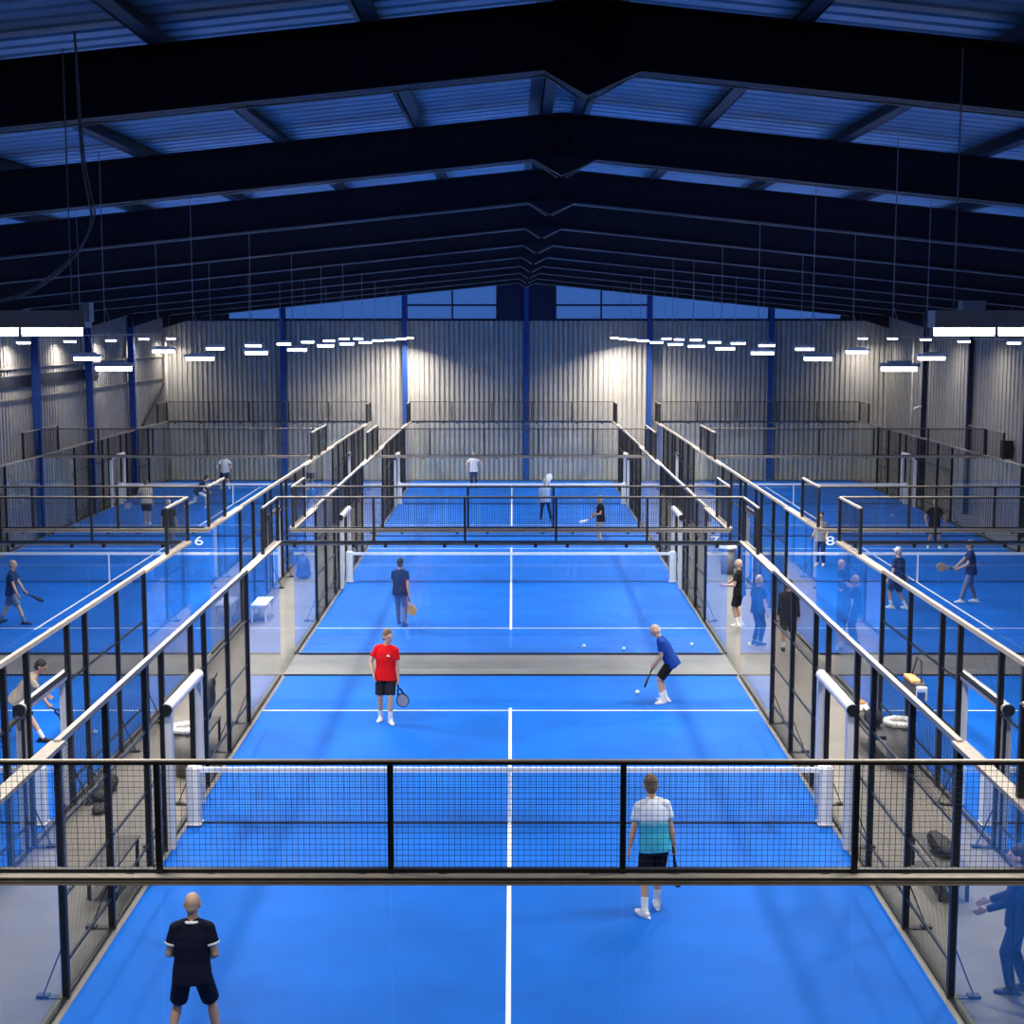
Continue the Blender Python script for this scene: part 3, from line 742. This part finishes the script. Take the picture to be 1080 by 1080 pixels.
    me = MB().ell(H_(0, .086, -.066), (.024, .010, .008), HM, 10, 8).mesh('mouth', MT['mouth'], True); me.transform(sm); obj('mouth', me, o)
    if rk:
        q = 1 if rk['hand'] == 'R' else -1; wr, d, inn, sd = hands[q]
        dr = V(rk['dir']).normalized(); pn = V(rk.get('n', (0, 1, 0))); y_ = (pn-dr*pn.dot(dr)).normalized(); x_ = y_.cross(dr)
        m4 = M((x_, y_, dr)).transposed().to_4x4(); m4.translation = (wr+d*.085+inn*.022)*s
        w_ = M.Translation(o.location) @ M.Rotation(R(face), 4, 'Z') @ m4
        fm, rm, gm = racket(rk['kind'], rk['face'], rk['rim'])
        tr = thing('padel_racket', rk['label'], 'racket', (0, 0, 0), 0, 'padel rackets held by players'); tr.matrix_world = w_
        obj('face', fm, tr); obj('rim', rm, tr); obj('grip', gm, tr)
    return o

C_ = dict(navy=cloth('navy_cloth', (.0035, .006, .022)), navy2=cloth('dusty_navy', (.016, .030, .085)), black=cloth('black_cloth', (.007, .007, .009)),
          red=cloth('red_cloth', (.72, .006, .010), .03), royal=cloth('royal_blue_cloth', (.008, .050, .27)), charcoal=cloth('charcoal_cloth', (.014, .016, .024)),
          white=cloth('white_cloth', (.80, .80, .78)), cream=cloth('cream_cloth', (.72, .60, .44)), beige=cloth('beige_cloth', (.60, .50, .38)), greyblue=cloth('grey_blue_cloth', (.17, .20, .30)),
          ltblue=cloth('light_blue_cloth', (.38, .50, .70)), tan=cloth('tan_cloth', (.52, .42, .29)), grey=cloth('grey_cloth', (.22, .22, .24)), trk=cloth('track_navy', (.008, .014, .05)),
          teal=two_tone('teal_white_cloth', (.04, .42, .56), (.74, .80, .92), 1.26))
HAIR = dict(brown=mat('brown_hair', (.16, .105, .06), .7, bump=.9, bscale=50, var=.4, scale=40), blond=mat('sandy_hair', (.42, .30, .18), .6, bump=.4, bscale=60, var=.2, scale=30),
            dark=mat('dark_hair', (.02, .016, .014), .6, bump=.7, bscale=50), bald=mat('shaved_hair', (.55, .36, .24), .5, bump=.2, bscale=120), grey=mat('grey_hair', (.42, .38, .34), .7, bump=.5, bscale=50))
SH = dict(black=mat('black_shoe', (.012, .012, .016), .6), white=MT['pad'], blue=mat('blue_shoe', (.02, .05, .22), .6))
RC = dict(navy=mat('racket_navy', (.01, .015, .06), .4), black=mat('racket_black', (.012, .012, .015), .4), orange=mat('racket_orange', (.80, .42, .12), .4), white=mat('racket_white', (.8, .82, .88), .4), tan=mat('racket_tan', (.5, .33, .16), .4), grey=mat('racket_grey', (.3, .32, .38), .4))
def rk(kind, hand, dir, who, n=(0, 1, 0)):
    f, r = {'navy': ('navy', 'black'), 'grey': ('grey', 'navy'), 'orange': ('orange', 'orange'), 'white': ('white', 'white'), 'tan': ('tan', 'black'), 'black': ('black', 'black'), 'woven': ('tan', 'tan')}[kind]
    w = {'navy': 'dark navy', 'grey': 'dark blue grey-faced', 'orange': 'orange', 'white': 'white', 'tan': 'tan and black', 'black': 'black', 'woven': 'tan'}[kind]
    return dict(kind=kind, hand=hand, dir=dir, n=n, face=RC[f], rim=RC[r], label='%s padel racket held by %s' % (w, who))

person('person in navy shirt with white collar and cuffs, back turned at the near glass', (-3.36, 2.72), 4, 1.80, pelvis=(0, 0, .88), lean=(.02, .05, 1), look=(.1, 1, -.05),
       RH=(.19, .20, .97), LH=(-.17, .24, 1.02), rel=(.42, -1, -.2), lel=(-.38, -1, -.2), RF=(.26, 0, 0, -14, 0), LF=(-.26, 0, 0, 14, 0), top=C_['navy'], bot=C_['navy'], hair=HAIR['bald'], hairlen=.1, trim=C_['white'], vox=.010, grip='R')
person('person in teal and white shirt and black shorts, back turned, behind the near glass wall', (1.90, 6.52), 6, 1.86, pelvis=(.02, 0, .91), lean=(-.05, .16, 1), look=(-.05, 1, -.25),
       RH=(.30, .02, .76), LH=(-.30, .06, .80), rel=(.5, -1, 0), lel=(-.5, -1, 0), RF=(.09, .14, 0, -4, 0), LF=(-.13, -.14, 0, 26, 0), top=C_['teal'], bot=C_['black'], hair=HAIR['brown'], hairlen=1.5, vox=.010, grip='R',
       rk=rk('tan', 'R', (.12, .03, -1), 'the person in the teal shirt', (1, .1, 0)))
person('person in bright red polo shirt and dark shorts walking towards the camera', (-2.43, 16.1), 176, 1.87, lean=(-.03, .0, 1), twist=-16, look=(-.75, .65, -.15),
       RH=(.22, .10, .93), LH=(-.24, .06, .78), rel=(1, -.5, 0), lel=(-.5, -1, 0), RF=(.12, -.06, 0, -6, 0), LF=(-.10, .14, 0, 24, 0), top=C_['red'], bot=C_['charcoal'], fem=1.06, hair=HAIR['brown'], hairlen=1.0, vox=.010, grip='L', emblem=C_['white'],
       rk=rk('grey', 'L', (-.32, .0, -1), 'the person in red', (0, 1, 0)))
person('person in royal blue shirt stooping over with black shorts and white shoes, near a ball', (3.20, 17.62), 82, 1.80, pelvis=(0, -.12, .86), lean=(0, .50, 1), look=(0, 1, -1.0),
       RH=(.08, .20, .80), LH=(-.08, .22, .80), rel=(.5, -1, -.1), lel=(-.5, -1, -.1), RF=(.10, .0, 0, -20, 0), LF=(-.12, .06, 0, 40, 0), top=C_['royal'], bot=C_['black'], hair=HAIR['bald'], hairlen=.1, vox=.010, grip='RL',
       rk=rk('navy', 'L', (.25, .35, -.9), 'the stooping person in blue', (0, 1, .3)))
person('person in dusty navy vest and pale trousers holding an orange racket on court 7', (-2.87, 25.6), -14, 1.78, lean=(.0, .05, 1), RH=(.26, -.05, .80), LH=(-.20, .18, .90), RF=(.14, -.12, 0, -8, 0), LF=(-.12, .22, 0, 10, 0),
       top=C_['navy2'], bot=C_['greyblue'], shorts=False, hair=HAIR['dark'], shoe=SH['blue'], grip='R', rk=rk('orange', 'R', (.25, .05, -1), 'the person in the navy vest', (0, 1, 0)))
person('person in black shirt and tan trousers at the far glass of court 7', (3.20, 40.4), 100, 1.76, RH=(.08, .30, .98), LH=(-.10, .26, 1.08), rel=(1, -.6, -.5), lel=(-1, -.6, -.5), top=C_['black'], bot=C_['tan'], shorts=False, hair=HAIR['bald'], hairlen=.1, vox=.013, grip='R',
       RF=(.07, 0, 0, -8, 0), LF=(-.07, 0, 0, 8, 0), rk=rk('white', 'R', (-.3, .9, -.25), 'the person in the black shirt at the far glass', (0, 0, 1)))
person('person in light blue shirt and dark trousers stepping on the back court beyond court 7', (1.34, 46.4), 10, 1.74, lean=(-.02, .05, 1), RH=(.25, .25, 1.45), LH=(-.26, .08, .85), RF=(.26, .0, 0, 0, 10), LF=(-.12, .35, 0, 10, 0), top=C_['ltblue'], bot=C_['navy2'], shorts=False,
       hair=HAIR['grey'], vox=.013, grip='R', shoe=SH['blue'], rk=rk('white', 'R', (.2, .3, 1), 'the person in the light blue shirt', (0, 1, 0)))
person('person in white shirt and navy trousers with raised hands at the rearmost glass', (-1.83, 58.9), 180, 1.76, RH=(.30, .25, 1.20), LH=(-.30, .28, 1.22), rel=(1, -.6, -.6), lel=(-1, -.6, -.6), top=C_['white'], bot=C_['navy2'], shorts=False, hair=HAIR['grey'], vox=.014, grip='L', shoe=SH['blue'],
       rk=rk('woven', 'L', (-.3, .2, .8), 'the white-shirted person at the rearmost glass', (0, 1, 0)))
person('person in navy shirt and grey shorts striding across court 6 with a dark racket', (-12.92, 25.55), -88, 1.76, lean=(0, .06, 1), RH=(.22, .22, .86), LH=(-.20, .30, .86), RF=(.09, .36, 0, 0, 0), LF=(-.09, -.36, .03, 0, -22), top=C_['navy2'], bot=C_['greyblue'], hair=HAIR['blond'], hairlen=.1, grip='L', shoe=SH['black'], sock=C_['greyblue'],
       rk=rk('black', 'L', (-.1, .9, -.45), 'the striding person on court 6', (0, .45, .9)))
person('person in beige shirt and dark shorts crouching with a racket behind the white gateway', (-9.04, 14.72), -82, 1.80, pelvis=(0, -.14, .82), lean=(0, .74, 1), look=(0, 1, -.5), RH=(.14, .46, .66), LH=(-.30, .30, .80), rel=(.8, -.6, 0), RF=(.12, .30, 0, -4, 0), LF=(-.16, -.52, .05, 20, -28), top=C_['beige'], bot=C_['charcoal'], hair=HAIR['dark'], hairlen=1.2, shoe=SH['black'], grip='R', vox=.010,
       rk=rk('tan', 'R', (.1, .85, -.62), 'the crouching beige-shirted person', (1, 0, 0)))
person('person in cream shirt and dark shorts on the back court beyond court 6', (-14.35, 45.6), 12, 1.82, RH=(.26, .02, .82), LH=(-.42, .15, .95), RF=(.12, -.06, 0, -8, 0), LF=(-.05, .12, 0, 16, 0), top=C_['cream'], bot=C_['navy'], hair=HAIR['brown'], vox=.013, grip='L', sock=MT['skin'],
       rk=rk('white', 'L', (-.7, .3, -.5), 'the cream-shirted person', (0, 1, .3)))
person('person in dark shirt and grey trousers standing behind the raised corner mesh of court 6', (-11.85, 38.6), 8, 1.80, RH=(.28, .06, .82), LH=(-.26, .06, .82), top=C_['navy'], bot=C_['grey'], shorts=False, hair=HAIR['grey'], vox=.013, shoe=SH['black'])
person('person in dark shirt and pale trousers lunging on the back court beyond court 6', (-13.5, 51.0), -70, 1.74, pelvis=(0, 0, .70), lean=(0, .75, 1), look=(0, 1, -.3), RH=(.2, .5, .7), LH=(-.25, .4, .75), RF=(.14, .40, 0, 0, 0), LF=(-.12, -.50, .05, 0, -30), top=C_['navy2'], bot=C_['white'], shorts=False, hair=HAIR['dark'], vox=.014)
person('person in white shirt and navy shorts at the rearmost glass beyond court 6', (-13.75, 58.6), 178, 1.76, pelvis=(0, 0, .88), RH=(.30, .30, 1.02), LH=(-.30, .30, 1.02), rel=(1, -.5, 0), lel=(-1, -.5, 0), RF=(.2, 0, 0, -10, 0), LF=(-.2, 0, 0, 10, 0), top=C_['white'], bot=C_['navy2'], hair=HAIR['brown'], vox=.014)
person('person in beige shirt and dark shorts partly behind the fence rail beyond court 6', (-9.62, 58.4), 172, 1.78, RH=(.28, .15, .88), LH=(-.28, .15, .88), top=C_['beige'], bot=C_['charcoal'], hair=HAIR['grey'], vox=.014)
person('person in black shirt and shorts facing the camera at the far end of court 8', (14.80, 39.2), 176, 1.78, pelvis=(0, 0, .89), RH=(.30, .16, .92), LH=(-.34, .10, .90), rel=(1, -.5, 0), lel=(-1, -.5, 0), RF=(.2, 0, 0, -10, 0), LF=(-.2, 0, 0, 10, 0), top=C_['black'], bot=C_['black'], hair=HAIR['bald'], hairlen=.1, vox=.013)
person('person in navy shirt and grey-blue trousers holding a racket ahead on court 8', (12.90, 28.8), 78, 1.80, lean=(0, .06, 1), RH=(.12, .42, .98), LH=(-.20, .34, 1.0), RF=(.16, -.16, 0, -10, 0), LF=(-.14, .26, 0, 10, 0), top=C_['navy2'], bot=C_['greyblue'], shorts=False, hair=HAIR['brown'], grip='RL', cap=C_['tan'],
       rk=rk('woven', 'R', (-.2, .9, .1), 'the navy-shirted person in the cap on court 8', (1, 0, .2)))
person('person in dusty navy shirt with pale cap stepping behind the fence rail of court 8', (10.66, 27.9), 40, 1.78, pelvis=(0, 0, .86), lean=(.05, .12, 1), RH=(.36, .22, .86), LH=(-.26, .18, .84), RF=(.16, -.12, 0, -10, 0), LF=(-.12, .16, 0, 24, 0), top=C_['navy2'], bot=C_['navy2'], hair=HAIR['grey'], cap=C_['white'], grip='R',
       rk=rk('orange', 'R', (.9, .1, -.2), 'the pale-capped person on court 8', (0, 1, .1)))
person('person in grey shirt and dark trousers standing behind the numeral 8 glass', (10.05, 35.4), 150, 1.78, RH=(.24, .2, .95), LH=(-.24, .2, .95), top=C_['grey'], bot=C_['navy2'], shorts=False, hair=HAIR['dark'], vox=.013)
person('person in long black jacket and black shorts walking along the aisle beside court 8', (6.60, 22.4, 0), -8, 1.80, sleeve='long', RH=(.26, .08, .82), LH=(-.22, .1, .9), RF=(.12, -.16, 0, -6, 0), LF=(-.10, .16, 0, 6, 0), top=C_['black'], bot=C_['black'], hair=HAIR['dark'], shoe=SH['black'])
person('person in dark clothes half hidden by a fence post in the aisle beside court 8', (6.02, 23.3, 0), -60, 1.74, RH=(.24, .1, .85), LH=(-.2, .2, 1.0), top=C_['navy'], bot=C_['navy'], shorts=False, hair=HAIR['blond'], shoe=SH['black'])
person("person in black shirt holding out an arm in the aisle at court 7's corner", (5.92, 25.6, 0), 60, 1.78, RH=(.1, .42, 1.04), LH=(-.28, .30, 1.1), top=C_['black'], bot=C_['black'], hair=HAIR['bald'], hairlen=.1)
person('person in dark navy tracksuit standing in the aisle behind the near side glass', (5.92, 4.15, 0), 70, 1.80, sleeve='long', RH=(.16, .34, 1.02), LH=(-.16, .36, 1.02), top=C_['trk'], bot=C_['trk'], shorts=False, hair=HAIR['dark'], shoe=SH['black'], RF=(.08, -.1, 0, -8, 0), LF=(-.08, .06, 0, 8, 0))
